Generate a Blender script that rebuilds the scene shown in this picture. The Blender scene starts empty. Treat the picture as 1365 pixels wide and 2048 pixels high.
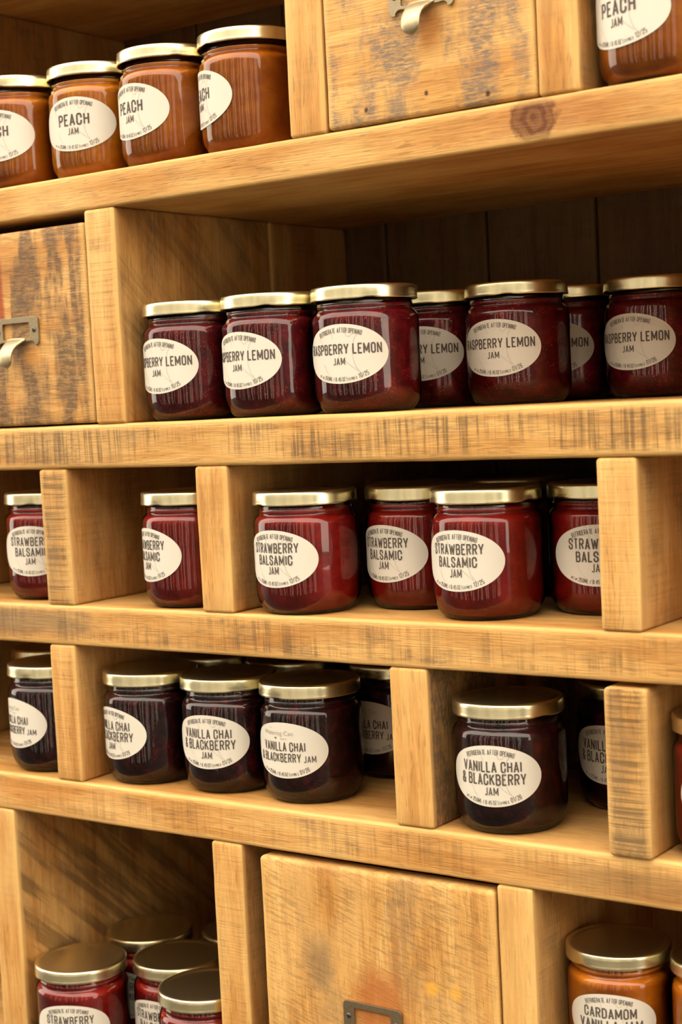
import bpy, math, random
from mathutils import Matrix, Vector, noise

# ------------------------------------------------------------------ set-up
scene = bpy.context.scene
COL = scene.collection
K = 0.72                       # survey units -> metres


def P3(x, y, z):
    return Vector((x * K, y * K, z * K))


# ------------------------------------------------------------------ camera
cam_data = bpy.data.cameras.new('camera')
cam = bpy.data.objects.new('camera', cam_data)
COL.objects.link(cam)
right = Vector((0.814597, 0.577893, -0.049720))
down = Vector((0.000131, -0.085904, -0.996303))
fwd = Vector((-0.580028, 0.811579, -0.070053))
pos = P3(0.084223, -1.2, 0.105464)
cam.matrix_world = Matrix(((right.x, -down.x, -fwd.x, pos.x),
                           (right.y, -down.y, -fwd.y, pos.y),
                           (right.z, -down.z, -fwd.z, pos.z),
                           (0, 0, 0, 1)))
cam_data.sensor_fit = 'VERTICAL'
cam_data.sensor_height = 36.0
cam_data.lens = 3227.77 / 2048 * 36.0
cam_data.clip_start = 0.01
cam_data.dof.use_dof = True
cam_data.dof.focus_distance = 1.09
cam_data.dof.aperture_fstop = 9.0
scene.camera = cam

# ------------------------------------------------------------------ daylight
world = bpy.data.worlds.new('world')
scene.world = world
world.use_nodes = True
bg = world.node_tree.nodes['Background']
bg.inputs[0].default_value = (1.0, 0.905, 0.735, 1)
bg.inputs[1].default_value = 2.7

scene.view_settings.view_transform = 'Standard'
scene.view_settings.look = 'None'
scene.view_settings.gamma = 1.0
scene.view_settings.use_curve_mapping = False
scene.view_settings.exposure = 1.05
scene.cycles.max_bounces = 7
scene.cycles.glossy_bounces = 3
scene.cycles.adaptive_threshold = 0.03
scene.cycles.transmission_bounces = 2


# ------------------------------------------------------------------ node helpers
class NT:
    def __init__(self, name):
        self.mat = bpy.data.materials.new(name)
        self.mat.use_nodes = True
        self.t = self.mat.node_tree
        self.t.nodes.clear()
        self.out = self.t.nodes.new('ShaderNodeOutputMaterial')

    def n(self, kind, **kw):
        nd = self.t.nodes.new('ShaderNode' + kind)
        for k, v in kw.items():
            setattr(nd, k, v)
        return nd

    def l(self, a, b):
        self.t.links.new(a, b)

    def val(self, sock, v):
        if isinstance(v, (int, float, tuple)):
            sock.default_value = v
        else:
            self.l(v, sock)

    def math(self, op, a, b=0.0, clamp=False):
        nd = self.n('Math', operation=op, use_clamp=clamp)
        self.val(nd.inputs[0], a)
        self.val(nd.inputs[1], b)
        return nd.outputs[0]

    def mix(self, f, a, b):
        nd = self.n('Mix', data_type='RGBA')
        self.val(nd.inputs[0], f)
        self.val(nd.inputs[6], a if not isinstance(a, tuple) else (*a[:3], 1))
        self.val(nd.inputs[7], b if not isinstance(b, tuple) else (*b[:3], 1))
        return nd.outputs[2]

    def ramp(self, f, stops):
        nd = self.n('ValToRGB')
        e = nd.color_ramp.elements
        while len(e) < len(stops):
            e.new(0.5)
        for el, (p, c) in zip(e, stops):
            el.position = p
            el.color = (*c, 1) if isinstance(c, tuple) else (c, c, c, 1)
        self.l(f, nd.inputs[0])
        return nd.outputs[0]

    def noise(self, vec, scale, detail=3.0, rough=0.55, dist=0.0):
        nd = self.n('TexNoise')
        self.l(vec, nd.inputs['Vector'])
        nd.inputs['Scale'].default_value = scale
        nd.inputs['Detail'].default_value = detail
        nd.inputs['Roughness'].default_value = rough
        nd.inputs['Distortion'].default_value = dist
        return nd.outputs[0]

    def scale(self, vec, s, rot=(0, 0, 0)):
        nd = self.n('Mapping')
        nd.inputs['Scale'].default_value = s
        nd.inputs['Rotation'].default_value = rot
        self.l(vec, nd.inputs['Vector'])
        return nd.outputs[0]


def wood(name, g, stripe=0.5, dark=0.3, tone=1.0, red=1.0, rot=(0, 0, 0), spots=(), sstripe=170.0,
         bands=None, thresh=0.56, stain=(0.105, 0.070, 0.042), smask=(0.40, 0.60), cross=7.0, bump=0.6, pores=0.45, speck=(150, 620), solid=0.30):
    """Rough-sawn board; g = grain axis; saw marks run across the grain (turned by rot).
    bands = scales (x, y, z) of the weathered areas; spots = (x, z, rx, rz, colour, strength) in board coordinates."""
    m = NT(name)
    tc = m.n('TexCoord').outputs['Object']
    oi = m.n('ObjectInfo').outputs['Random']
    add = m.n('VectorMath', operation='ADD')
    sc = m.n('VectorMath', operation='SCALE')
    cmb = m.n('CombineXYZ')
    for i in range(3):
        m.l(oi, cmb.inputs[i])
    m.l(cmb.outputs[0], sc.inputs[0])
    sc.inputs['Scale'].default_value = 7.0
    m.l(tc, add.inputs[0])
    m.l(sc.outputs[0], add.inputs[1])
    co = add.outputs[0]
    cr = co if rot == (0, 0, 0) else m.scale(co, (1, 1, 1), rot)

    def ax(a, b):
        v = [b, b, b]
        v[g] = a
        return tuple(v)

    grain = m.noise(m.scale(co, ax(6, 95)), 1.0, 4, 0.65, 0.8)
    fibre = m.noise(m.scale(co, ax(45, 1100)), 1.0, 2, 0.6)
    t = tone * 0.78
    col = m.ramp(grain, [(0.30, (0.46 * t, 0.195 * t * red, 0.042 * t * red)),
                         (0.5, (0.65 * t, 0.325 * t * red, 0.086 * t * red)),
                         (0.70, (0.80 * t, 0.465 * t * red, 0.155 * t * red))])
    # short dark pores along the grain
    pore = m.noise(m.scale(co, ax(70, 620)), 1.0, 1, 0.5)
    col = m.mix(m.math('MULTIPLY', m.ramp(pore, [(0.60, 0.0), (0.68, 1.0)]), pores), col, (0.20 * t, 0.085 * t, 0.025 * t))
    # streaks of redder heartwood
    heart = m.noise(m.scale(co, ax(7, 60)), 1.0, 2, 0.6, 0.5)
    col = m.mix(m.math('MULTIPLY', m.ramp(heart, [(0.56, 0.0), (0.70, 1.0)]), 0.35), col, (0.50 * t, 0.19 * t, 0.04 * t))
    col = m.mix(m.math('MULTIPLY', m.ramp(fibre, [(0.38, 1.0), (0.55, 0.0)]), 0.35), col,
                (0.36 * t, 0.17 * t, 0.05 * t))
    # large soft tone changes along the board
    big = m.noise(m.scale(co, ax(9, 22)), 1.0, 2, 0.5)
    col = m.mix(m.math('MULTIPLY', m.ramp(big, [(0.42, 0.0), (0.62, 1.0)]), 0.4), col,
                (0.86 * t, 0.55 * t, 0.215 * t))
    col = m.mix(m.math('MULTIPLY', m.ramp(big, [(0.32, 1.0), (0.46, 0.0)]), 0.3), col,
                (0.40 * t, 0.19 * t, 0.055 * t))
    # saw marks
    st = m.noise(m.scale(cr, ax(sstripe, cross)), 1.0, 3, 0.75)
    sm = m.ramp(m.noise(m.scale(co, ax(14, 40)), 1.0, 4, 0.6), [(smask[0], 0.0), (smask[1], 1.0)])
    wear = m.n('Attribute', attribute_name='wear').outputs['Fac']
    nw = m.math('SUBTRACT', 1.0, wear, True)
    line = m.ramp(st, [(0.47, 0.0), (0.60, 1.0)])
    sf = m.math('MULTIPLY', m.math('MULTIPLY', line, sm), nw)
    col = m.mix(m.math('MULTIPLY', sf, stripe), col, (0.165 * t, 0.088 * t, 0.032 * t))
    # weather stains: broad areas broken up by a fine speckle
    bs = bands or ax(14, 40)
    pt = m.noise(m.scale(co, bs), 1.0, 4, 0.62, 0.3)
    pf = m.ramp(pt, [(thresh - 0.05, 0.0), (thresh + 0.07, 1.0)])
    sp = m.noise(m.scale(co, ax(*speck)), 1.0, 3, 0.7, 0.4)
    pf = m.math('MULTIPLY', pf, m.math('ADD', solid, m.math('MULTIPLY', m.ramp(sp, [(0.42, 0.0), (0.56, 1.0)]), 1.0 - solid)))
    pf = m.math('MULTIPLY', m.math('MULTIPLY', pf, dark), m.math('ADD', m.math('MULTIPLY', nw, 0.85), 0.15))
    col = m.mix(pf, col, stain)
    # local knots, stains and patches, in board coordinates
    if spots:
        sep = m.n('SeparateXYZ')
        m.l(tc, sep.inputs[0])
        wob = m.noise(tc, 90.0, 4, 0.65)
        wob = m.math('MULTIPLY', m.math('SUBTRACT', wob, 0.5), 0.9)
        for (sx, sz, rx, rz, c, s) in spots:
            dx = m.math('DIVIDE', m.math('SUBTRACT', sep.outputs[0], sx), rx)
            dz = m.math('DIVIDE', m.math('SUBTRACT', sep.outputs[2], sz), rz)
            d = m.math('SQRT', m.math('ADD', m.math('MULTIPLY', dx, dx), m.math('MULTIPLY', dz, dz)))
            d = m.math('ADD', d, wob)
            if s < 0:      # ringed knot
                ring = m.math('MULTIPLY', m.math('ADD', m.math('SINE', m.math('MULTIPLY', d, 16.0)), 1.0), 0.5)
                f = m.math('MULTIPLY', m.ramp(d, [(0.80, 1.0), (1.0, 0.0)]),
                           m.math('ADD', m.math('MULTIPLY', ring, 0.30), 0.70))
                col = m.mix(m.math('MULTIPLY', f, -s), col, c)
            else:
                col = m.mix(m.math('MULTIPLY', m.ramp(d, [(0.45, 1.0), (1.0, 0.0)]), s), col, c)
    # sanded edges
    col = m.mix(m.math('MULTIPLY', wear, 0.5), col, (0.80 * t, 0.50 * t, 0.18 * t))
    b = m.n('BsdfPrincipled')
    m.l(col, b.inputs['Base Color'])
    b.inputs['Roughness'].default_value = 0.55
    b.inputs['Specular IOR Level'].default_value = 0.22
    h = m.math('SUBTRACT', m.math('MULTIPLY', fibre, 0.9), m.math('MULTIPLY', line, 0.45 * stripe))
    bp = m.n('Bump')
    bp.inputs['Strength'].default_value = bump
    bp.inputs['Distance'].default_value = 0.0007
    m.l(h, bp.inputs['Height'])
    m.l(bp.outputs[0], b.inputs['Normal'])
    m.l(b.outputs[0], m.out.inputs[0])
    return m.mat


def plain(name, color, rough=0.5, metal=0.0, spec=0.5, bump=0.0, nscale=300.0, vary=0.0):
    m = NT(name)
    b = m.n('BsdfPrincipled')
    b.inputs['Base Color'].default_value = (*color, 1)
    b.inputs['Roughness'].default_value = rough
    b.inputs['Metallic'].default_value = metal
    b.inputs['Specular IOR Level'].default_value = spec
    tc = m.n('TexCoord').outputs['Object']
    if vary:
        nz = m.noise(tc, nscale, 4)
        m.l(m.mix(m.math('MULTIPLY', m.ramp(nz, [(0.4, 0.0), (0.65, 1.0)]), vary), color,
                  tuple(c * 0.45 for c in color)), b.inputs['Base Color'])
    if bump:
        bp = m.n('Bump')
        bp.inputs['Strength'].default_value = bump
        bp.inputs['Distance'].default_value = 0.0003
        m.l(m.noise(tc, nscale, 3), bp.inputs['Height'])
        m.l(bp.outputs[0], b.inputs['Normal'])
    m.l(b.outputs[0], m.out.inputs[0])
    return m.mat


def jam_mat(name, deep, mid, bright, seed=None, seed_amt=0.0, scl=60.0):
    m = NT(name)
    tc = m.n('TexCoord').outputs['Object']
    oi = m.n('ObjectInfo').outputs['Random']
    cmb = m.n('CombineXYZ')
    for i in range(3):
        m.l(oi, cmb.inputs[i])
    ad = m.n('VectorMath', operation='ADD')
    m.l(tc, ad.inputs[0])
    m.l(cmb.outputs[0], ad.inputs[1])
    co = ad.outputs[0]
    nz = m.noise(co, scl, 5, 0.6, 0.4)
    col = m.ramp(nz, [(0.3, deep), (0.52, mid), (0.75, bright)])
    if seed:
        vo = m.n('TexVoronoi')
        vo.inputs['Scale'].default_value = 620.0
        m.l(co, vo.inputs['Vector'])
        f = m.ramp(vo.outputs['Distance'], [(0.16, 1.0), (0.34, 0.0)])
        mask = m.ramp(m.noise(co, 150.0, 3), [(0.45, 0.0), (0.62, 1.0)])
        col = m.mix(m.math('MULTIPLY', m.math('MULTIPLY', f, mask), seed_amt), col, seed)
    b = m.n('BsdfPrincipled')
    m.l(col, b.inputs['Base Color'])
    b.inputs['Roughness'].default_value = 0.4
    b.inputs['Specular IOR Level'].default_value = 0.15
    m.l(b.outputs[0], m.out.inputs[0])
    return m.mat


def glass_mat():
    m = NT('clear_jar_glass')
    fr = m.n('Fresnel')
    fr.inputs['IOR'].default_value = 1.52
    tr = m.n('BsdfTransparent')
    tr.inputs[0].default_value = (0.97, 0.97, 0.96, 1)
    gl = m.n('BsdfGlossy')
    gl.inputs['Roughness'].default_value = 0.03
    tc = m.n('TexCoord').outputs['Object']
    bp = m.n('Bump')
    bp.inputs['Strength'].default_value = 0.10
    bp.inputs['Distance'].default_value = 0.002
    m.l(m.noise(tc, 70.0, 1), bp.inputs['Height'])
    m.l(bp.outputs[0], gl.inputs['Normal'])
    mx = m.n('MixShader')
    m.l(fr.outputs[0], mx.inputs[0])
    m.l(tr.outputs[0], mx.inputs[1])
    m.l(gl.outputs[0], mx.inputs[2])
    m.l(mx.outputs[0], m.out.inputs[0])
    return m.mat


# ------------------------------------------------------------------ object helpers
def obj(name, mesh, parent=None, loc=None):
    o = bpy.data.objects.new(name, mesh)
    COL.objects.link(o)
    if loc is not None:
        o.location = loc
    if parent is not None:
        o.parent = parent
    return o


def mesh(name, verts, faces, mats=(), smooth=False, midx=None):
    me = bpy.data.meshes.new(name)
    me.from_pydata([tuple(v) for v in verts], [], faces)
    for mt in mats:
        me.materials.append(mt)
    if smooth:
        me.polygons.foreach_set('use_smooth', [True] * len(me.polygons))
    if midx:
        me.polygons.foreach_set('material_index', midx)
    me.update()
    return me


def tag(o, label, cat, group=None, kind=None):
    o['label'] = label
    if cat:
        o['category'] = cat
    if group:
        o['group'] = group
    if kind:
        o['kind'] = kind
    return o


def board(name, x0, x1, y0, y1, z0, z1, axis, mats, parent, r=0.0032, wob=0.0010, step=0.016, bow=0.0):
    """A rounded, slightly uneven plank swept along axis 0 (x) or 2 (z). Survey units in, mesh about its centre."""
    c = Vector(((x0 + x1) / 2, (y0 + y1) / 2, (z0 + z1) / 2))
    hx, hy, hz = (x1 - x0) / 2, (y1 - y0) / 2, (z1 - z0) / 2
    if axis == 0:
        A, B, L = hy, hz, hx
    else:
        A, B, L = hx, hy, hz
    r = min(r, A * 0.45, B * 0.45)
    n = max(4, int(2 * L / step))
    stations = [(-L, r)]
    for a in (30, 60):
        stations.append((-L + r * (1 - math.cos(math.radians(a))), r * (1 - math.sin(math.radians(a)))))
    for i in range(n + 1):
        stations.append((-L + r + (2 * L - 2 * r) * i / n, 0.0))
    for a in (60, 30):
        stations.append((L - r * (1 - math.cos(math.radians(a))), r * (1 - math.sin(math.radians(a)))))
    stations.append((L, r))
    verts, wear = [], []
    pad = min(0.004, min(A, B) * 0.4)
    seedv = Vector((x0 * 13.1, z0 * 7.7, y0 * 3.3))
    npf = 0
    for (t, ins) in stations:
        a, b = A - ins, B - ins
        rr = max(r - ins * 0.5, 0.0008)
        pf = []
        for k, (sx, sy) in enumerate(((1, 1), (-1, 1), (-1, -1), (1, -1))):
            cx, cy = sx * (a - rr), sy * (b - rr)
            a0 = k * 90
            pre = math.radians(a0)
            post = math.radians(a0 + 90)
            # side point just before the corner
            if k % 2 == 0:
                pf.append((cx + rr * math.cos(pre), cy + rr * math.sin(pre) - sy * pad, 0.0))
            else:
                pf.append((cx - sx * pad + rr * math.cos(pre), cy + rr * math.sin(pre), 0.0))
            for i in range(4):
                an = pre + (post - pre) * i / 3
                pf.append((cx + rr * math.cos(an), cy + rr * math.sin(an), 1.0 if 0 < i < 3 else 0.75))
            if k % 2 == 0:
                pf.append((cx - sx * pad + rr * math.cos(post), cy + rr * math.sin(post), 0.0))
            else:
                pf.append((cx + rr * math.cos(post), cy - sy * pad + rr * math.sin(post), 0.0))
        npf = len(pf)
        for (u, v, w) in pf:
            p = Vector((t, u, v)) if axis == 0 else Vector((u, v, t))
            q = (p + c) * 9.0 + seedv
            nv = noise.noise_vector(q) * wob + noise.noise_vector(q * 4.3) * wob * 0.45
            if axis == 0:
                nv.x = 0
            else:
                nv.z = 0
            # uneven only inwards on the faces that things stand on or lean against
            if axis == 0 and abs(v) > b - rr:
                nv.z = -math.copysign(abs(nv.z) * 0.5, v)
            if axis == 2 and abs(u) > a - rr:
                nv.x = -math.copysign(abs(nv.x) * 0.5, u)
            p = p + nv
            verts.append(p * K)
            wear.append(w)
    faces, midx = [], []
    for s in range(len(stations) - 1):
        for i in range(npf):
            j = (i + 1) % npf
            f = (s * npf + i, s * npf + j, (s + 1) * npf + j, (s + 1) * npf + i)
            faces.append(f if axis == 2 else f)
    faces.append(tuple(reversed(range(npf))))
    faces.append(tuple(range((len(stations) - 1) * npf, len(stations) * npf)))
    me = mesh(name, verts, faces, mats, True)
    at = me.attributes.new('wear', 'FLOAT', 'POINT')
    at.data.foreach_set('value', wear)
    if len(mats) > 1:
        ids = []
        for p in me.polygons:
            nn = p.normal
            ay, axx = abs(nn.y), abs(nn.x)
            if nn.y < -0.5:
                ids.append(0)
            elif axx > 0.7:
                ids.append(1)
            else:
                ids.append(min(2, len(mats) - 1))
        me.polygons.foreach_set('material_index', ids)
    return obj(name, me, parent, c * K)


def lathe(profile, seg=64, zfun=None):
    verts, faces = [], []
    rings = []
    for (r, z) in profile:
        if r < 1e-6:
            rings.append([len(verts)])
            verts.append((0, 0, z * K))
        else:
            ring = []
            for i in range(seg):
                a = 2 * math.pi * i / seg
                rr, zz = (r, z) if zfun is None else zfun(r, z, a)
                ring.append(len(verts))
                verts.append((rr * K * math.cos(a), rr * K * math.sin(a), zz * K))
            rings.append(ring)
    for a, b in zip(rings[:-1], rings[1:]):
        if len(a) == 1 and len(b) == 1:
            continue
        for i in range(seg):
            j = (i + 1) % seg
            if len(a) == 1:
                faces.append((a[0], b[j], b[i]))
            elif len(b) == 1:
                faces.append((a[i], a[j], b[0]))
            else:
                faces.append((a[i], a[j], b[j], b[i]))
    return verts, faces


# ------------------------------------------------------------------ materials
W_SHELF_FRONT = [
    wood('wood_shelf_top_row', 0, 0.12, 0.25, 0.98, 0.97, cross=30, sstripe=60, spots=[
        ((-0.535 + 0.91) * K, (0.3275 - 0.3261) * K, 0.060, 0.013, (0.33, 0.125, 0.035), 0.55),
        ((-0.5583 + 0.91) * K, (0.3285 - 0.3261) * K, 0.0170, 0.0160, (0.105, 0.032, 0.010), -0.98)]),
    wood('wood_shelf_sawn', 0, 0.72, 0.45, 0.98, 1.0, thresh=0.54, sstripe=330, smask=(0.36, 0.54)),
    wood('wood_shelf_sawn_mixed', 0, 0.62, 0.50, 1.0, 0.98, thresh=0.55, sstripe=260, smask=(0.38, 0.58), spots=[
        (-0.205, 0.002, 0.085, 0.0135, (0.15, 0.10, 0.06), 0.6)]),
    wood('wood_shelf_smooth', 0, 0.38, 0.35, 1.04, 0.96, thresh=0.58, sstripe=380, smask=(0.36, 0.6), spots=[
        (-0.215, 0.003, 0.090, 0.0085, (0.42, 0.16, 0.035), 0.45), (0.300, -0.002, 0.075, 0.012, (0.22, 0.125, 0.05), 0.5)]),
]
W_TOP = wood('wood_board_face', 0, 0.05, 0.14, 1.0, 0.95)
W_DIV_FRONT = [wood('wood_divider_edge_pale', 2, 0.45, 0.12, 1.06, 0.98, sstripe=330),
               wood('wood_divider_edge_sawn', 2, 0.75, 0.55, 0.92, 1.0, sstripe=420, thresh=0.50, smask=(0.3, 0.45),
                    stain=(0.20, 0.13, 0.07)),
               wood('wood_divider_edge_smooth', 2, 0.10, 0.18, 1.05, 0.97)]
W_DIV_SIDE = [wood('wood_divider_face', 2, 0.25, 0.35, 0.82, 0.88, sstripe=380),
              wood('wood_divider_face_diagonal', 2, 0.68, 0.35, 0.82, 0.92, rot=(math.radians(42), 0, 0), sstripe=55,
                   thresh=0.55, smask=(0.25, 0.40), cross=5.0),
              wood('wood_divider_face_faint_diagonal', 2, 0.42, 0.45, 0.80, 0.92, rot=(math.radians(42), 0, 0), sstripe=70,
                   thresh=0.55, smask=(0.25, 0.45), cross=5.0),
              wood('wood_divider_face_dark', 2, 0.4, 0.92, 0.75, 0.9, thresh=0.43)]
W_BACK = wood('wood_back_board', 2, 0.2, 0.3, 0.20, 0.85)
NAIL = (0.05, 0.022, 0.01)
W_DRAWER = [
    wood('wood_drawer_grey_blotched', 0, 0.0, 0.80, 1.06, 1.0, bands=(38, 1, 16), thresh=0.50, stain=(0.13, 0.108, 0.098), spots=[
        (-0.0004, -0.0696, 0.0020, 0.0022, NAIL, 0.95), (0.0432, -0.0763, 0.0020, 0.0022, NAIL, 0.95),
        (-0.0457, -0.0735, 0.0018, 0.0022, NAIL, 0.95), (-0.0225, -0.0745, 0.0070, 0.0090, (0.16, 0.125, 0.10), 0.6),
        (0.0045, -0.030, 0.012, 0.016, (0.36, 0.12, 0.02), 0.7)]),  # orange-brown patch beside the finger pull
    wood('wood_drawer_charred', 0, 0.45, 0.92, 0.95, 0.95, bands=(52, 1, 11), thresh=0.46, stain=(0.105, 0.062, 0.034), speck=(120, 420), solid=0.62, pores=0.5,
         rot=(0, math.radians(80), 0), sstripe=190, smask=(0.42, 0.6), spots=[
        (-0.0185, 0.030, 0.006, 0.040, (0.30, 0.05, 0.015), 0.9),
        (0.013, -0.022, 0.014, 0.010, (0.50, 0.22, 0.05), 0.7)]),
    wood('wood_drawer_fine_sawn', 2, 0.42, 0.45, 1.05, 0.99, rot=(0, math.radians(-14), 0), sstripe=480, cross=60,
         smask=(0.30, 0.5), thresh=0.55, bands=(20, 1, 12), stain=(0.22, 0.155, 0.09), spots=[
        (-0.046, 0.030, 0.016, 0.024, (0.16, 0.105, 0.06), 0.55), (0.0025, 0.006, 0.028, 0.036, (0.36, 0.115, 0.028), 0.85),
        (0.0449, 0.0271, 0.0075, 0.0065, (0.66, 0.33, 0.04), 0.75),
        (0.0629, 0.0272, 0.0065, 0.0065, (0.66, 0.33, 0.04), 0.6)]),
]
M_GLASS = glass_mat()
M_LID = plain('pale_gold_lid', (0.76, 0.69, 0.455), 0.27, 1.0)
M_PAPER = plain('cream_label_paper', (0.58, 0.53, 0.46), 0.7, 0.0, 0.2, 0.05, 900)
M_INK = plain('brown_black_ink', (0.085, 0.066, 0.058), 0.7, 0.0, 0.2)
M_FAINT = plain('faint_grey_ink', (0.36, 0.32, 0.27), 0.7, 0.0, 0.2)
M_BRASS = plain('aged_brass', (0.36, 0.29, 0.19), 0.42, 1.0, 0.5, 0.2, 500, 0.25)
M_PULL = plain('worn_brass_pull', (0.46, 0.385, 0.25), 0.45, 1.0, 0.5, 0.15, 300, 0.15)
M_SCREW = plain('dark_steel_screw', (0.10, 0.09, 0.08), 0.45, 0.9)
M_SLOT = plain('screw_recess', (0.015, 0.012, 0.01), 0.8)
JAM = {
    'peach': jam_mat('peach_jam', (0.34, 0.076, 0.001), (0.45, 0.122, 0.002), (0.56, 0.190, 0.006)),
    'pale': jam_mat('pale_peach_jam', (0.50, 0.145, 0.004), (0.62, 0.215, 0.006), (0.72, 0.31, 0.02)),
    'rasp': jam_mat('raspberry_jam', (0.060, 0.002, 0.005), (0.120, 0.004, 0.008), (0.24, 0.010, 0.014),
                    (0.62, 0.065, 0.022), 0.75, 110.0),
    'straw': jam_mat('strawberry_jam', (0.17, 0.004, 0.003), (0.25, 0.008, 0.005), (0.36, 0.016, 0.008),
                     (0.55, 0.08, 0.02), 0.25, 70.0),
    'black': jam_mat('blackberry_jam', (0.012, 0.002, 0.003), (0.026, 0.003, 0.005), (0.13, 0.006, 0.012),
                     (0.25, 0.01, 0.015), 0.5, 120.0),
    'amber': jam_mat('amber_jam', (0.42, 0.100, 0.002), (0.54, 0.155, 0.004), (0.64, 0.22, 0.010)),
}

# ------------------------------------------------------------------ the setting
me = mesh('floor', [(-9, -9, 0), (9, -9, 0), (9, 4, 0), (-9, 4, 0)], [(0, 1, 2, 3)],
          [plain('grey_brown_floor', (0.04, 0.032, 0.025), 0.6, 0, 0.3, 0.1, 6.0, 0.3)])
fl = obj('floor', me, None, (0, 0, -1.30 * K))
tag(fl, 'grey brown floor under the shelf unit', None, None, 'structure')

FZ = -1.30 * K


def block(name, boxes, mat, parent=None, loc=(0, 0, 0)):
    v, f = [], []
    for (x0, x1, y0, y1, z0, z1) in boxes:
        b = len(v)
        v += [(x, y, z) for x in (x0, x1) for y in (y0, y1) for z in (z0, z1)]
        f += [tuple(b + i for i in q) for q in ((0, 1, 3, 2), (4, 6, 7, 5), (0, 4, 5, 1), (2, 3, 7, 6), (0, 2, 6, 4), (1, 5, 7, 3))]
    return obj(name, mesh(name, v, f, [mat]), parent, loc)


# added unseen wall to darken the pigeonholes; its pale posts make streaks in the glass
WY = -2.9
wall = block('wall_light_block', [(-7, 7, -0.25, 0, 0, 2.75)], plain('dark_blocker_wall', (0.022, 0.018, 0.014), 0.7, 0, 0.3, 0.1, 8, 0.3),
             None, (0, WY, FZ))
tag(wall, 'added dark wall out of view that keeps the pigeonholes dark', None, None, 'structure')
M_POST = plain('pale_streak_post', (0.74, 0.70, 0.63), 0.6, 0, 0.3)
M_SHEET = plain('pale_grey_streak_panel', (0.36, 0.34, 0.32), 0.5, 0, 0.3)
rnd = random.Random(4)
xx, tn = -4.6, 1
while xx < 3.6:
    wd = rnd.choice((0.06, 0.10, 0.16, 0.26))
    o = block('streak_trim_%d' % tn, [(xx, xx + wd, 0, 0.06, 0, 2.7)], M_POST if wd < 0.2 else M_SHEET, None, (0, WY, FZ))  # unseen uprights added to reflect as streaks in the jars
    tag(o, 'added pale upright out of view, for streaks in the jar glass', None, None, 'structure')
    xx += wd + rnd.choice((0.10, 0.20, 0.35, 0.55))
    tn += 1

# ------------------------------------------------------------------ the shelf unit
unit = obj('display_shelf', None, None, P3(-0.91, 0.2, -1.30))
tag(unit, 'rough-sawn wooden shelf unit with pigeonholes and drawers, holding all the jars', 'shelf')
UINV = Vector(unit.location)
XL, XR = -1.80, -0.02
YB = 0.404


def part(o):
    o.location = Vector(o.location) - UINV
    return o


def shelf(z0, z1, front, **kw):
    return part(board('shelf_board', XL, XR, 0.0, YB, z0, z1, 0, [front, W_TOP, W_TOP], unit, **kw))


shelf(0.585, 0.624, W_SHELF_FRONT[3])
shelf(0.3079, 0.3443, W_SHELF_FRONT[0], wob=0.0012)
shelf(0.0464, 0.0917, W_SHELF_FRONT[1], r=0.0040, wob=0.0014)
shelf(-0.1389, -0.0968, W_SHELF_FRONT[2])
shelf(-0.3262, -0.2850, W_SHELF_FRONT[3])
shelf(-0.6540, -0.6120, W_SHELF_FRONT[2])
shelf(0.860, 0.900, W_SHELF_FRONT[3])


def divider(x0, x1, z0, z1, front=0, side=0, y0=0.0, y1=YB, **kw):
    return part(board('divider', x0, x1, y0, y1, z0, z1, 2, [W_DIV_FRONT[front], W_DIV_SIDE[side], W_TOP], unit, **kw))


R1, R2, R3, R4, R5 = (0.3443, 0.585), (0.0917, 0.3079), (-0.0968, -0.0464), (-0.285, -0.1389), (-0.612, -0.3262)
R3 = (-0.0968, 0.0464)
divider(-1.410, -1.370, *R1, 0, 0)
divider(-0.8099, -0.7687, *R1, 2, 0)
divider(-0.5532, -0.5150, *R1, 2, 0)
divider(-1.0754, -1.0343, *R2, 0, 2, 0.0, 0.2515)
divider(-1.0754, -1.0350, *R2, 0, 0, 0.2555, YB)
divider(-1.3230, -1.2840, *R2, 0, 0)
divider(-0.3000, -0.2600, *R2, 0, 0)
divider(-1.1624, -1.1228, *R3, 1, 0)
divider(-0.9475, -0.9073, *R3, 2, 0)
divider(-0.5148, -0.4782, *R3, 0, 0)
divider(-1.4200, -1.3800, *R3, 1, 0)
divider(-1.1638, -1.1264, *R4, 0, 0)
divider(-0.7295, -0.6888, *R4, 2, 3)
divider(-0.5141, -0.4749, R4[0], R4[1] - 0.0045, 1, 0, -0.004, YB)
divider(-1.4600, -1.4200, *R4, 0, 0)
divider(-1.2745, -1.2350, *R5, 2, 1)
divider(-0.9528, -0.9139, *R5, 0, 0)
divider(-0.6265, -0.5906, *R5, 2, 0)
part(board('shelf_board', -0.5896, XR - 0.041, 0.004, YB, -0.530, -0.4906, 0, [W_SHELF_FRONT[3], W_TOP, W_TOP], unit))
# end panels, plinth and back boards
for xa, xb in ((XL - 0.04, XL - 0.001), (XR + 0.001, XR + 0.04)):
    part(board('end_panel', xa, xb, 0.0, YB + 0.02, -1.30, 0.90, 2, [W_DIV_FRONT[0], W_DIV_SIDE[0], W_TOP], unit, step=0.05))
part(board('plinth_board', XL, XR, 0.01, 0.05, -1.295, -0.975, 0, [W_SHELF_FRONT[2], W_TOP, W_TOP], unit, step=0.05))
part(board('plinth_board', XL, XR, 0.01, 0.05, -0.970, -0.656, 0, [W_SHELF_FRONT[2], W_TOP, W_TOP], unit, step=0.05))
part(board('back_light_stop', XL, XR, YB + 0.021, YB + 0.032, -0.65, 0.90, 0, [W_BACK], unit, r=0.002, step=0.2))  # unseen panel added to stop skylight through the back-board gaps
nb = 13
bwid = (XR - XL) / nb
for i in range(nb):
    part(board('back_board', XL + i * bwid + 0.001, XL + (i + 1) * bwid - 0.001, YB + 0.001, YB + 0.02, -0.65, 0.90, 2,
               [W_BACK], unit, r=0.003, step=0.06))


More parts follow.
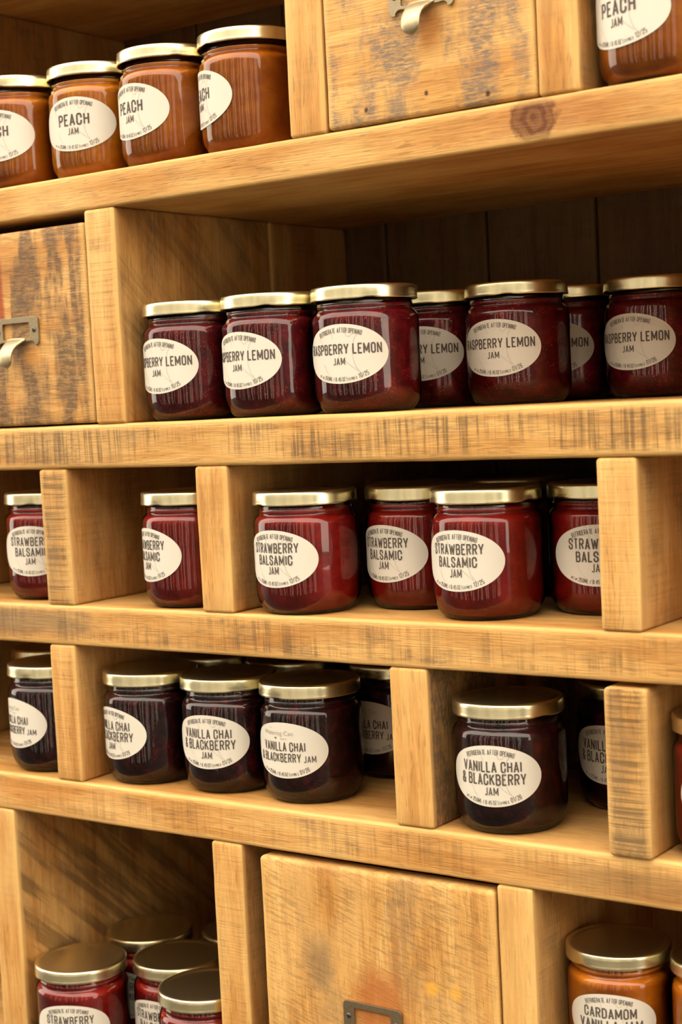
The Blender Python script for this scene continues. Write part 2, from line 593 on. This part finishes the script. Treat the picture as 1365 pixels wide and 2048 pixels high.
# drawers -----------------------------------------------------------
def drawer(x0, x1, z0, z1, mat, px, pz, tilt=0.0, y0=0.0):
    d = part(board('drawer', x0, x1, y0, y0 + 0.024, z0, z1, 2, [mat], unit, r=0.004, wob=0.0008))
    cx, cz = (x0 + x1) / 2, (z0 + z1) / 2
    # card frame: outer outline with lobed lower edge, rectangular window
    W, T, B = 0.0328, 0.0150, -0.0150
    out = []
    rc = 0.004

    def arc(ax, az, r, a0, a1, n=5):
        for i in range(n + 1):
            a = math.radians(a0 + (a1 - a0) * i / n)
            out.append((ax + r * math.cos(a), az + r * math.sin(a)))
    arc(W - rc, T - rc, rc, 0, 90)
    arc(-W + rc, T - rc, rc, 90, 180)
    arc(-W + 0.005, B + 0.005, 0.005, 180, 285)
    arc(-0.0215, B - 0.0005 - 0.0005, 0.0058, 150, 80, 4)
    out.append((-0.013, B + 0.0040))
    out.append((0.013, B + 0.0040))
    arc(0.0215, B - 0.0010, 0.0058, 100, 30, 4)
    arc(W - 0.005, B + 0.005, 0.005, -105, 0)
    inn = []
    w2, t2, b2, r2 = 0.0205, 0.0093, -0.0080, 0.002
    for (sx, sz, a0) in ((1, 1, 0), (-1, 1, 90), (-1, -1, 180), (1, -1, 270)):
        ax, az = sx * (w2 - r2), (t2 - r2 if sz > 0 else b2 + r2)
        for i in range(4):
            a = math.radians(a0 + 30 * i)
            inn.append((ax + r2 * math.cos(a), az + r2 * math.sin(a)))
    n1, n2 = len(out), len(inn)
    import bmesh
    bm = bmesh.new()
    ov = [bm.verts.new((x * K, 0, z * K)) for x, z in out]
    iv = [bm.verts.new((x * K, 0, z * K)) for x, z in inn]
    es = [bm.edges.new((ov[i], ov[(i + 1) % n1])) for i in range(n1)] + [bm.edges.new((iv[i], iv[(i + 1) % n2])) for i in range(n2)]
    bmesh.ops.triangle_fill(bm, use_beauty=True, use_dissolve=False, edges=es)
    ex = bmesh.ops.extrude_face_region(bm, geom=list(bm.faces))
    for v in [g for g in ex['geom'] if isinstance(g, bmesh.types.BMVert)]:
        v.co.y -= 0.0022 * K
    bmesh.ops.recalc_face_normals(bm, faces=list(bm.faces))
    pm = bpy.data.meshes.new('card_frame')
    bm.to_mesh(pm)
    bm.free()
    pm.materials.append(M_BRASS)
    loc = Vector(((px - cx) * K, -(0.012 + 0.0008) * K, (pz - cz) * K))
    fr = obj('card_frame', pm, d, loc)
    fr.rotation_euler = (0, tilt, 0)
    bv = fr.modifiers.new('soft_edge', 'BEVEL')
    bv.width = 0.0004
    bv.segments = 2
    bv.limit_method = 'ANGLE'
    # curled finger pull
    path = [(-0.0015, -0.0085, 0.0135), (-0.0032, -0.0098, 0.0130), (-0.0066, -0.0116, 0.0118), (-0.0115, -0.0145, 0.0104),
            (-0.0160, -0.0185, 0.0096), (-0.0190, -0.0235, 0.0094), (-0.0200, -0.0290, 0.0092), (-0.0194, -0.0332, 0.0080),
            (-0.0180, -0.0352, 0.0056), (-0.0170, -0.0358, 0.0030)]
    vs, fs = [], []
    th = 0.0050
    nx = 9
    for k, (y, z, hw) in enumerate(path):
        a = Vector(path[max(k - 1, 0)][:2])
        b = Vector(path[min(k + 1, len(path) - 1)][:2])
        tn = (b - a).normalized()
        nr = Vector((tn.y, -tn.x))           # outward (towards the room / up)
        if nr.x > 0:
            nr = -nr
        ring = []
        for i in range(nx):
            a2 = math.pi * i / (nx - 1)
            ring.append((hw * math.cos(a2), (0.35 + 0.65 * math.sin(a2)) * th / 2))
        for i in range(nx - 2, 0, -1):
            a2 = math.pi * i / (nx - 1)
            ring.append((hw * math.cos(a2) * 0.97, -(0.35 + 0.4 * math.sin(a2)) * th / 2))
        for (xx, o_) in ring:
            vs.append((xx * K, (y + nr.x * o_) * K, (z + nr.y * o_) * K))
    m_ = nx + nx - 2
    for k in range(len(path) - 1):
        for i in range(m_):
            j = (i + 1) % m_
            fs.append((k * m_ + i, k * m_ + j, (k + 1) * m_ + j, (k + 1) * m_ + i))
    fs.append(tuple(range(m_)))
    fs.append(tuple(range((len(path) - 1) * m_, len(path) * m_)))
    pl = obj('finger_pull', mesh('finger_pull', vs, fs, [M_PULL], True), d, loc)
    pl.rotation_euler = (0, tilt, 0)
    pl['label'] = 'worn brass curled finger pull'
    # screws with cross recess
    for sx in (-1, 1):
        v, f = lathe([(0.0, 0.0012), (0.0016, 0.0011), (0.0025, 0.0004), (0.0026, -0.001)], 16)
        mats = [0] * len(f)
        for (wx, wy) in ((0.0015, 0.0004), (0.0004, 0.0015)):
            b0 = len(v)
            zz = 0.00135
            v += [(-wx * K, -wy * K, zz * K), (wx * K, -wy * K, zz * K), (wx * K, wy * K, zz * K), (-wx * K, wy * K, zz * K)]
            f.append((b0, b0 + 1, b0 + 2, b0 + 3))
            mats.append(1)
        sm = mesh('screw', v, f, [M_SCREW, M_SLOT], False, mats)
        s = obj('screw', sm, d, loc + Vector((sx * 0.0267 * K, -0.0021 * K, 0.0008 * K)))
        s.rotation_euler = (math.pi / 2, tilt, 0)
    return d


drawer(-0.7670, -0.5545, 0.3455, 0.575, W_DRAWER[0], -0.6610, 0.4475)
drawer(-1.2825, -1.0770, 0.0935, 0.2968, W_DRAWER[1], -1.1800, 0.1920)
drawer(-0.8900, -0.6280, -0.606, -0.3325, W_DRAWER[2], -0.7624, -0.4730, 0.0, -0.003)

# ------------------------------------------------------------------ lettering for the jar labels (drawn as strokes)
GL = {
    'A': (1.05, [[(0, 0), (.5, 1), (1, 0)], [(.2, .27), (.8, .27)]]),
    'B': (1, [[(0, 0), (0, 1), (.7, 1), (.95, .88), (.95, .65), (.7, .53), (0, .53)], [(.7, .53), (1, .4), (1, .13), (.75, 0), (0, 0)]]),
    'C': (1, [[(1, .66), (1, .85), (.75, 1), (.25, 1), (0, .85), (0, .15), (.25, 0), (.75, 0), (1, .15), (1, .34)]]),
    'D': (1, [[(0, 0), (0, 1), (.65, 1), (1, .82), (1, .18), (.65, 0), (0, 0)]]),
    'E': (.85, [[(1, 1), (0, 1), (0, 0), (1, 0)], [(0, .52), (.85, .52)]]),
    'F': (.85, [[(1, 1), (0, 1), (0, 0)], [(0, .52), (.85, .52)]]),
    'G': (1, [[(1, .68), (1, .85), (.75, 1), (.25, 1), (0, .85), (0, .15), (.25, 0), (.75, 0), (1, .15), (1, .47), (.55, .47)]]),
    'H': (1, [[(0, 0), (0, 1)], [(1, 0), (1, 1)], [(0, .52), (1, .52)]]),
    'I': (0, [[(0, 0), (0, 1)]]),
    'J': (.7, [[(1, 1), (1, .15), (.7, 0), (.3, 0), (0, .1)]]),
    'K': (1.05, [[(0, 0), (0, 1)], [(1, 1), (.03, .4)], [(.35, .62), (1, 0)]]),
    'L': (.8, [[(0, 1), (0, 0), (1, 0)]]),
    'M': (1.4, [[(0, 0), (0, 1), (.5, .2), (1, 1), (1, 0)]]),
    'N': (1.05, [[(0, 0), (0, 1), (1, 0), (1, 1)]]),
    'O': (1, [[(.25, 1), (.75, 1), (1, .85), (1, .15), (.75, 0), (.25, 0), (0, .15), (0, .85), (.25, 1)]]),
    'P': (1, [[(0, 0), (0, 1), (.7, 1), (1, .87), (1, .6), (.7, .46), (0, .46)]]),
    'R': (1, [[(0, 0), (0, 1), (.7, 1), (1, .87), (1, .63), (.7, .5), (0, .5)], [(.55, .5), (1, 0)]]),
    'S': (1, [[(1, .7), (1, .85), (.75, 1), (.25, 1), (0, .85), (0, .7), (.15, .58), (.85, .42), (1, .3), (1, .15), (.75, 0), (.25, 0), (0, .15), (0, .3)]]),
    'T': (.95, [[(0, 1), (1, 1)], [(.5, 1), (.5, 0)]]),
    'V': (1.1, [[(0, 1), (.5, 0), (1, 1)]]),
    'W': (1.65, [[(0, 1), (.25, 0), (.5, .85), (.75, 0), (1, 1)]]),
    'X': (1.05, [[(0, 0), (1, 1)], [(0, 1), (1, 0)]]),
    'Y': (1.1, [[(0, 1), (.5, .42), (1, 1)], [(.5, .42), (.5, 0)]]),
    'Z': (.95, [[(0, 1), (1, 1), (0, 0), (1, 0)]]),
    '&': (1.1, [[(1, 0), (.15, .72), (.15, .88), (.35, 1), (.6, 1), (.8, .88), (.8, .72), (.1, .4), (0, .25), (0, .12), (.25, 0), (.6, 0), (1, .4)]]),
    '/': (.7, [[(0, 0), (1, 1)]]),
    '|': (0, [[(0, -.1), (0, 1.05)]]),
    '.': (0, [[(0, 0), (0, .06)]]),
    '-': (0, [[(-.1, .4), (.1, .4)]]),
    '0': (1, [[(.25, 1), (.75, 1), (1, .85), (1, .15), (.75, 0), (.25, 0), (0, .15), (0, .85), (.25, 1)]]),
    '1': (.35, [[(0, .82), (1, 1), (1, 0)]]),
    '2': (1, [[(0, .72), (0, .85), (.25, 1), (.75, 1), (1, .85), (1, .62), (0, .12), (0, 0), (1, 0)]]),
    '4': (1, [[(.75, 0), (.75, 1), (0, .28), (1, .28)]]),
    '5': (1, [[(1, 1), (0, 1), (0, .55), (.7, .58), (1, .45), (1, .15), (.75, 0), (.25, 0), (0, .15)]]),
    '6': (1, [[(1, .75), (1, .85), (.75, 1), (.25, 1), (0, .85), (0, .15), (.25, 0), (.75, 0), (1, .15), (1, .42), (.75, .55), (.25, .55), (0, .42)]]),
    '8': (1, [[(.25, .53), (0, .66), (0, .87), (.25, 1), (.75, 1), (1, .87), (1, .66), (.75, .53), (.25, .53), (0, .4), (0, .13), (.25, 0), (.75, 0), (1, .13), (1, .4), (.75, .53)]]),
}
GW, GAP, GT = 0.33, 0.10, 0.14        # glyph width, gap, stroke (of cap height)


def text_width(s, h, sp=1.0):
    w = 0.0
    for ch in s:
        w += 0.26 * h if ch == ' ' else (GL[ch][0] * GW + GT + GAP * sp) * h
    return w - GAP * sp * h


class Ink:
    """Collects flat strokes in label coordinates (mm: s around the jar, t up)."""

    def __init__(self):
        self.v, self.f, self.m = [], [], []

    def seg(self, a, b, w, mi=0, ext=0.0):
        dx, dy = b[0] - a[0], b[1] - a[1]
        d = math.hypot(dx, dy) or 1e-6
        ux, uy = dx / d, dy / d
        nx, ny = -uy * w / 2, ux * w / 2
        a = (a[0] - ux * ext, a[1] - uy * ext)
        b = (b[0] + ux * ext, b[1] + uy * ext)
        k = len(self.v)
        self.v += [(a[0] + nx, a[1] + ny), (a[0] - nx, a[1] - ny), (b[0] - nx, b[1] - ny), (b[0] + nx, b[1] + ny)]
        self.f.append((k, k + 1, k + 2, k + 3))
        self.m.append(mi)

    def line(self, pts, w, mi=0):
        for a, b in zip(pts[:-1], pts[1:]):
            self.seg(a, b, w, mi, w * 0.2)

    def glyph(self, ch, h, place, wt=1.0):
        gw, strokes = GL[ch]
        w = gw * GW * h
        t = GT * h * wt
        for st in strokes:
            pts = []
            for (x, y) in st:
                pts.append(place(GT * h / 2 + x * w, t / 2 + y * (h - t)))
            for i in range(len(pts) - 1):
                self.seg(pts[i], pts[i + 1], t, 0, t * 0.28 if len(pts) > 2 else 0.0)
        return (gw * GW + GT) * h

    def text(self, s, h, cx, base, wt=1.0, sp=1.0):
        x = cx - text_width(s, h, sp) / 2
        for ch in s:
            if ch == ' ':
                x += 0.26 * h
                continue
            x0 = x
            x += self.glyph(ch, h, lambda a, b: (x0 + a, base + b), wt) + GAP * sp * h

    def fit(self, s, h, x0, x1, base, wt=1.0):
        i0 = len(self.v)
        self.text(s, h, 0.0, base, wt)
        w = text_width(s, h)
        for i in range(i0, len(self.v)):
            x, y = self.v[i]
            self.v[i] = ((x0 + x1) / 2 + x * (x1 - x0) / w, y)

    def arc_text(self, runs, a, b, bottom, sp=1.0, shift=0.0, cond=1.0):
        """runs = [(string, cap height)] set along the ellipse a, b (upper or lower side)."""
        tot = sum(text_width(s, h, sp) * cond + 0.5 for s, h in runs) - 0.5
        x = -tot / 2 + shift
        for s, h in runs:
            for ch in s:
                if ch == ' ':
                    x += 0.26 * h * cond
                    continue
                w = (GL[ch][0] * GW + GT) * h * cond

                def place(u, v, x=x, w=w, h=h):
                    # arc-length along the ellipse, measured from its top / bottom
                    def at(d):
                        ang, acc, stp = 0.0, 0.0, 0.01
                        sg = 1 if d >= 0 else -1
                        while acc < abs(d):
                            acc += math.hypot(a * math.cos(ang), b * math.sin(ang)) * stp
                            ang += stp
                        ang *= sg
                        return a * math.sin(ang), b * math.cos(ang), math.atan2(-b * math.sin(ang), a * math.cos(ang))
                    px, pz, th = at(x + w / 2)
                    if bottom:
                        pz, th = -pz, -th
                    c, s_ = math.cos(th), math.sin(th)
                    uu = u * cond - w / 2
                    vv = v if bottom else v - h
                    return (px + uu * c - vv * s_, pz + uu * s_ + vv * c)
                self.glyph(ch, h, place, 0.74)
                x += w + GAP * sp * h * cond
            x += 0.5


def builtin_text(s, size):
    cu = bpy.data.curves.new('lettering', 'FONT')
    cu.body = s
    cu.size = size
    cu.align_x = 'CENTER'
    o = bpy.data.objects.new('lettering', cu)
    COL.objects.link(o)
    bpy.context.view_layer.update()
    me_ = o.to_mesh()
    v = [(p.co.x, p.co.y) for p in me_.vertices]
    f = [tuple(p.vertices) for p in me_.polygons]
    o.to_mesh_clear()
    bpy.data.objects.remove(o)
    bpy.data.curves.remove(cu)
    return v, f


LA, LB = 33.0, 19.6            # label half width and half height, mm


def label_print(kind, date):
    k = Ink()
    if kind == 'peach':
        k.fit('PEACH', 8.7, -13.2, 13.2, -1.2)
        k.fit('JAM', 5.1, -4.6, 4.6, -7.8, 0.85)
    elif kind == 'rasp':
        k.fit('RASPBERRY LEMON', 7.0, -29.0, 28.6, -0.4)
        k.fit('JAM', 4.8, -5.5, 3.7, -7.3, 0.85)
    elif kind == 'straw':
        k.fit('STRAWBERRY', 7.1, -19.8, 19.8, 3.9)
        k.fit('BALSAMIC', 6.9, -14.8, 15.2, -4.2)
        k.fit('JAM', 5.5, -4.5, 4.7, -10.6, 0.85)
    elif kind == 'black':
        k.fit('VANILLA CHAI', 7.1, -20.6, 20.0, 2.5)
        k.fit('& BLACKBERRY', 7.4, -22.6, 22.6, -5.7)
        k.fit('JAM', 5.3, -4.3, 4.9, -12.2, 0.85)
    elif kind == 'market':
        k.fit('VANILLA CHAI', 6.7, -18.8, 17.0, -0.6)
        k.fit('& BLACKBERRY', 6.4, -24.0, 13.6, -8.3)
        k.fit('JAM', 4.7, 15.4, 24.2, -8.2, 0.85)
    elif kind == 'cardamom':
        k.fit('CARDAMOM', 7.2, -18.5, 18.5, 2.8)
        k.fit('VANILLA JAM', 7.0, -22.5, 22.5, -5.4)
    if kind == 'market':
        for s, size, cx, cz in (('The', 1.6, -10.5, 15.1), ('Watering Can', 4.6, -4.5, 10.6), ('MARKET', 1.5, 1.0, 7.7)):
            v, f = builtin_text(s, size)
            b0 = len(k.v)
            k.v += [(x + cx, y + cz) for x, y in v]
            k.f += [tuple(b0 + i for i in q) for q in f]
            k.m += [2] * len(f)
        k.line([(-16.5, 9.6), (7.5, 9.6)], 0.18, 2)
        b0 = len(k.v)
        k.v += [(-6.0, 7.6), (-4.9, 8.9), (-5.3, 9.3), (-6.0, 8.8), (-6.7, 9.3), (-7.1, 8.9)]
        k.f.append((0 + b0, 1 + b0, 2 + b0, 3 + b0, 4 + b0, 5 + b0))
        k.m.append(0)
    else:
        k.arc_text([('REFRIGERATE ', 3.3), ('AFTER OPENING', 3.3)], LA - 2.4, LB - 2.4, False, 1.0, -1.0, 0.82)
        # faint drawing behind the words
        k.line([(13.5, 14.5), (10.2, 9.0), (8.8, 3.0), (9.2, -3.5), (11.0, -9.0), (14.0, -13.0)], 0.22, 1)
        k.line([(-1.0, -1.5), (4.0, -5.0), (8.0, -8.5), (12.5, -12.0)], 0.22, 1)
        k.line([(4.6, 13.8), (5.0, 12.0), (6.4, 11.0), (8.0, 11.4), (8.8, 13.0)], 0.22, 1)
        k.line([(-17.0, 11.0), (-13.5, 5.5), (-12.5, 0.0)], 0.18, 1)
        k.line([(-14.0, -6.0), (-11.5, -11.0), (-7.0, -16.0)], 0.18, 1)
        k.line([(-6.0, 14.0), (-5.0, 9.5)], 0.18, 1)
    k.arc_text([('NET WT', 1.7), ('250ML / 8.45OZ |', 2.7), ('EXPIRES -', 1.9), (date, 3.2)], LA - 1.5, LB - 1.5, True, 1.0, 0.0, 0.92)
    return k


def wrap(s, t, r):
    a = s * 0.001 / (RB * K)
    return (r * math.sin(a), -r * math.cos(a), LZ * K + t * 0.001)


RB = 0.0508
LZ = 0.0545
PRINTS = {}


def print_mesh(kind, date):
    if (kind, date) not in PRINTS:
        k = label_print(kind, date)
        r = RB * K + 0.00042
        PRINTS[(kind, date)] = mesh('print_' + kind, [wrap(s, t, r) for s, t in k.v], k.f, [M_INK, M_FAINT, M_FAINT], False, k.m)
    return PRINTS[(kind, date)]


def make_label_mesh():
    n = 96
    outer = []
    for i in range(n):
        a = 2 * math.pi * i / n
        outer.append((LA * math.cos(a), LB * math.sin(a)))
    v, f = [], []
    rings = tuple(1.0 - 0.07 * i for i in range(14))
    v += [wrap(s, t, RB * K + 0.00002) for s, t in outer]
    v += [wrap(s, t, RB * K + 0.00022) for s, t in outer]
    for i in range(n):
        j = (i + 1) % n
        f.append((i, j, n + j, n + i))
    for q in rings:
        v += [wrap(s * q, t * q, RB * K + 0.00022) for s, t in outer]
    v.append(wrap(0, 0, RB * K + 0.00022))
    for rI in range(2, len(rings) + 1):
        for i in range(n):
            j = (i + 1) % n
            f.append((rI * n + i, rI * n + j, (rI + 1) * n + j, (rI + 1) * n + i))
    last = (len(rings) + 1) * n
    for i in range(n):
        f.append((last + i, last + (i + 1) % n, len(v) - 1))
    return mesh('label', v, f, [M_PAPER], True)


LABEL_MESH = make_label_mesh()

GLASS_PROFILE = [(0, .0030), (.030, .0025), (.0345, .0010), (.0365, .0), (.0385, .0002), (.0425, .0020), (.0462, .0060),
                 (.0490, .0115), (.0504, .0170), (RB, .0225), (RB, .030), (RB, .058), (RB, .0850), (.0506, .0875),
                 (.0499, .0902), (.0486, .0924), (.0470, .0938), (.0459, .0946), (.0455, .0958), (.0456, .0972), (.0463, .0980),
                 (.0464, .0990), (.0458, .1000), (.0454, .1010), (.0454, .1130), (.0440, .1135)]
v_, f_ = lathe(GLASS_PROFILE, 72)
GLASS_MESH = mesh('glass', v_, f_, [M_GLASS], True)
JAM_PROFILE = [(0, .0048), (.030, .0045), (.0375, .0032), (.0415, .0050), (.0450, .0082), (.0475, .0130), (.0489, .0180),
               (.0494, .0235), (.0494, .0850), (.0491, .0873), (.0484, .0896), (.0472, .0914), (.0456, .0926), (.0445, .0940),
               (.0442, .0965), (.0442, .1000), (.0, .1000)]
JAM_MESHES = {}


def jam_mesh(key):
    if key not in JAM_MESHES:
        v, f = lathe(JAM_PROFILE, 56)
        JAM_MESHES[key] = mesh('jam_' + key, v, f, [JAM[key]], True)
    return JAM_MESHES[key]


RL, HT, HB = 0.0504, 0.1172, 0.1043


def lug(r, z, a):
    if z < HB + 0.003 and r > RL - 0.003:
        w = max(0.0, math.cos(3 * a)) ** 10
        return r - 0.0005 * w, z + (0.0012 * w if z < HB + 0.001 else 0.0)
    return r, z


LID_PROFILE = [(0, HT - .0012), (.030, HT - .0012), (.0400, HT - .0012), (.0418, HT - .0010), (.0432, HT - .0003), (.0445, HT),
               (.0475, HT), (.0490, HT - .0003), (.0498, HT - .0010), (.0502, HT - .0020), (.05035, HT - .0045), (RL, HB + .0035),
               (.0505, HB + .0022), (.0507, HB + .0010), (.0505, HB), (.0499, HB - .0003), (.0492, HB + .0003), (.0488, HB + .003),
               (.0480, HT - .003), (0, HT - .003)]
v_, f_ = lathe(list(reversed(LID_PROFILE)), 96, lug)
LID_MESH = mesh('lid', v_, f_, [M_LID], True)


def jar(x, y, z, jam, kind, date, az, label, group, cat='jam jar', s=1.0, printed=True):
    o = obj('jam_jar', None, None, P3(x, y, z))
    o.rotation_euler = (0, 0, math.radians(az + 90))
    o.scale = (s, s, s)
    tag(o, label, cat, group)
    obj('glass', GLASS_MESH, o)
    obj('jam', jam_mesh(jam), o)
    li = obj('lid', LID_MESH, o)
    li['label'] = 'pale gold metal twist lid'
    li.rotation_euler = (0, 0, random.uniform(0, 6.28))
    lb = obj('label', LABEL_MESH, o)
    lb['label'] = 'oval cream paper label'
    if printed:
        obj('label_print', print_mesh(kind, date), lb)
    return o


random.seed(11)
ZP, ZR, ZS, ZV, ZB = 0.3443, 0.0917, -0.0968, -0.285, -0.612
g = 'peach jam jars on the top shelf'
jar(-1.210, .052, ZP, 'peach', 'peach', '12/25', -80.0, 'peach jam jar cut off by the left picture edge, first in the top row', g)
jar(-1.108, .064, ZP, 'pale', 'peach', '12/25', -76.7, 'paler yellow-orange peach jam jar in the top row, its whole label facing out', g)
jar(-1.0045, .060, ZP, 'peach', 'peach', '12/25', -100.7, 'orange peach jam jar in the top row, third from the left', g)
jar(-.901, .063, ZP, 'peach', 'peach', '12/25', -124.5, 'orange peach jam jar touching the upright beside the blotched drawer, label turned away', g)
jar(-.4635, .045, ZP, 'peach', 'peach', '12/25', -108.0, 'peach jam jar to the right of the grey-blotched drawer, lid out of the picture', g)
g = 'raspberry lemon jam jars on the wide shelf'
jar(-.983, .052, ZR, 'rasp', 'rasp', '10/25', -97.1, 'raspberry lemon jar standing against the upright beside the charred drawer', g)
jar(-.8812, .053, ZR, 'rasp', 'rasp', '10/25', -96.9, 'raspberry lemon jar second from the left, dated 10/25, between two front jars', g)
jar(-.779, .062, ZR, 'rasp', 'rasp', '10/25', -84.1, 'raspberry lemon jar third from the left with its full label showing, dated 10/25', g)
jar(-.796, .222, ZR, 'rasp', 'rasp', '01/26', -82.7, 'raspberry lemon jar half hidden behind the third jar, label reading Y LEMON', g)
jar(-.690, .195, ZR, 'rasp', 'rasp', '01/26', -87.5, 'seedy raspberry lemon jar dated 01/26 with full label, right of the picture centre', g)
jar(-.697, .322, ZR, 'rasp', 'rasp', '01/26', -88.3, 'raspberry lemon jar at the very back, only a strip and label end visible', g)
jar(-.586, .288, ZR, 'rasp', 'rasp', '01/26', -96.8, 'raspberry lemon jar at the right picture edge, rightmost on the wide shelf', g)
g = 'strawberry balsamic jam jars in the pigeonholes'
jar(-1.216, .067, ZS, 'straw', 'straw', '12/25', -74.5, 'strawberry balsamic jar at the left picture edge, partly behind the sawn upright', g)
jar(-1.0005, .0535, ZS, 'straw', 'straw', '11/25', -114.1, 'lone strawberry balsamic jar half hidden by the smooth upright, label turned left', g)
jar(-.848, .045, ZS, 'straw', 'straw', '12/25', -93.2, 'strawberry balsamic jar just right of the smooth upright, first of its pigeonhole', g)
jar(-.757, .104, ZS, 'straw', 'straw', '12/25', -99.7, 'strawberry balsamic jar set back between the two front jars', g)
jar(-.655, .060, ZS, 'straw', 'straw', '12/25', -94.6, 'strawberry balsamic jar foremost in its pigeonhole, hiding the jars behind', g)
jar(-.5665, .118, ZS, 'straw', 'straw', '12/25', -70.9, 'strawberry balsamic jar cut by the right upright, label reading STRAW BALS', g)
jar(-.705, .202, ZS, 'straw', 'straw', '12/25', -90, 'strawberry jar in the dark behind, only its lid rim above the foremost jar', g)
jar(-.818, .195, ZS, 'straw', 'straw', '12/25', -95, 'strawberry jar in the dark behind, lid glinting above the set-back jar', g)
g = 'vanilla chai and blackberry jam jars in the pigeonholes'
jar(-1.217, .056, ZV, 'black', 'market', '01/26', -107.5, 'dark blackberry jar at the left picture edge with the market logo label', g)
jar(-1.0735, .0575, ZV, 'black', 'black', '01/26', -107.4, 'dark blackberry jar leftmost of three in a row, label turned left', g)
jar(-.9700, .063, ZV, 'black', 'black', '01/26', -82.1, 'dark blackberry jar in the middle of three in a row', g)
jar(-.868, .064, ZV, 'black', 'market', '01/26', -87.5, 'dark blackberry jar with the market logo label, rightmost of three in a row', g)
jar(-.843, .184, ZV, 'black', 'market', '01/26', -96.7, 'dark blackberry jar set back in shade, label cut by the upright', g)
jar(-.6365, .052, ZV, 'black', 'black', '01/26', -80.5, 'large dark blackberry jar standing alone in front, right of the stained upright', g)
jar(-.569, .165, ZV, 'black', 'black', '01/26', -92.9, 'dark blackberry jar behind the narrow sawn upright, label reading VANILL', g)
jar(-1.073, .161, ZV, 'black', 'black', '01/26', -90, 'dark blackberry jar behind, lid glint above the leftmost pair of three', g)
jar(-.966, .166, ZV, 'black', 'black', '01/26', -90, 'dark blackberry jar behind, lid glint above the middle and right jars', g)
jar(-1.300, .140, ZV, 'black', 'black', '01/26', -90, 'dark blackberry jar behind the left edge jar, only its lid rim visible', g)
jar(-.4235, .052, ZV, 'straw', 'straw', '12/25', -75, 'red jam jar at the right picture edge beside the narrow sawn upright', None)
g = 'strawberry jam jars in the bottom pigeonhole'
jar(-1.184, .038, ZB, 'straw', 'straw', '12/25', -64, 'strawberry jar at bottom left, its lid mirroring the striped wood', g)
jar(-1.092, .0965, ZB, 'straw', 'straw', '12/25', -86, 'strawberry jar at the bottom, middle of the lid cluster, label reading TRAWBE', g)
jar(-1.0055, .041, ZB, 'straw', 'straw', '12/25', -110, 'strawberry jar nearest the front at the bottom, lid cut by the upright', g)
jar(-1.184, .150, ZB, 'straw', 'straw', '12/25', -90, 'strawberry jar at the back of the bottom pigeonhole, lid only', g)
jar(-1.081, .201, ZB, 'straw', 'straw', '12/25', -90, 'strawberry jar deepest in the bottom pigeonhole, lid edge beside the upright', g)
g = 'cardamom vanilla jam jars at the bottom right'
jar(-.543, .066, -.4906, 'amber', 'cardamom', '12/25', -76, 'amber cardamom vanilla jar at bottom right with its label showing', g, s=.92)
jar(-.447, .074, -.4906, 'amber', 'cardamom', '12/25', -70, 'amber jar cut by the bottom right corner of the picture', g, s=.92)
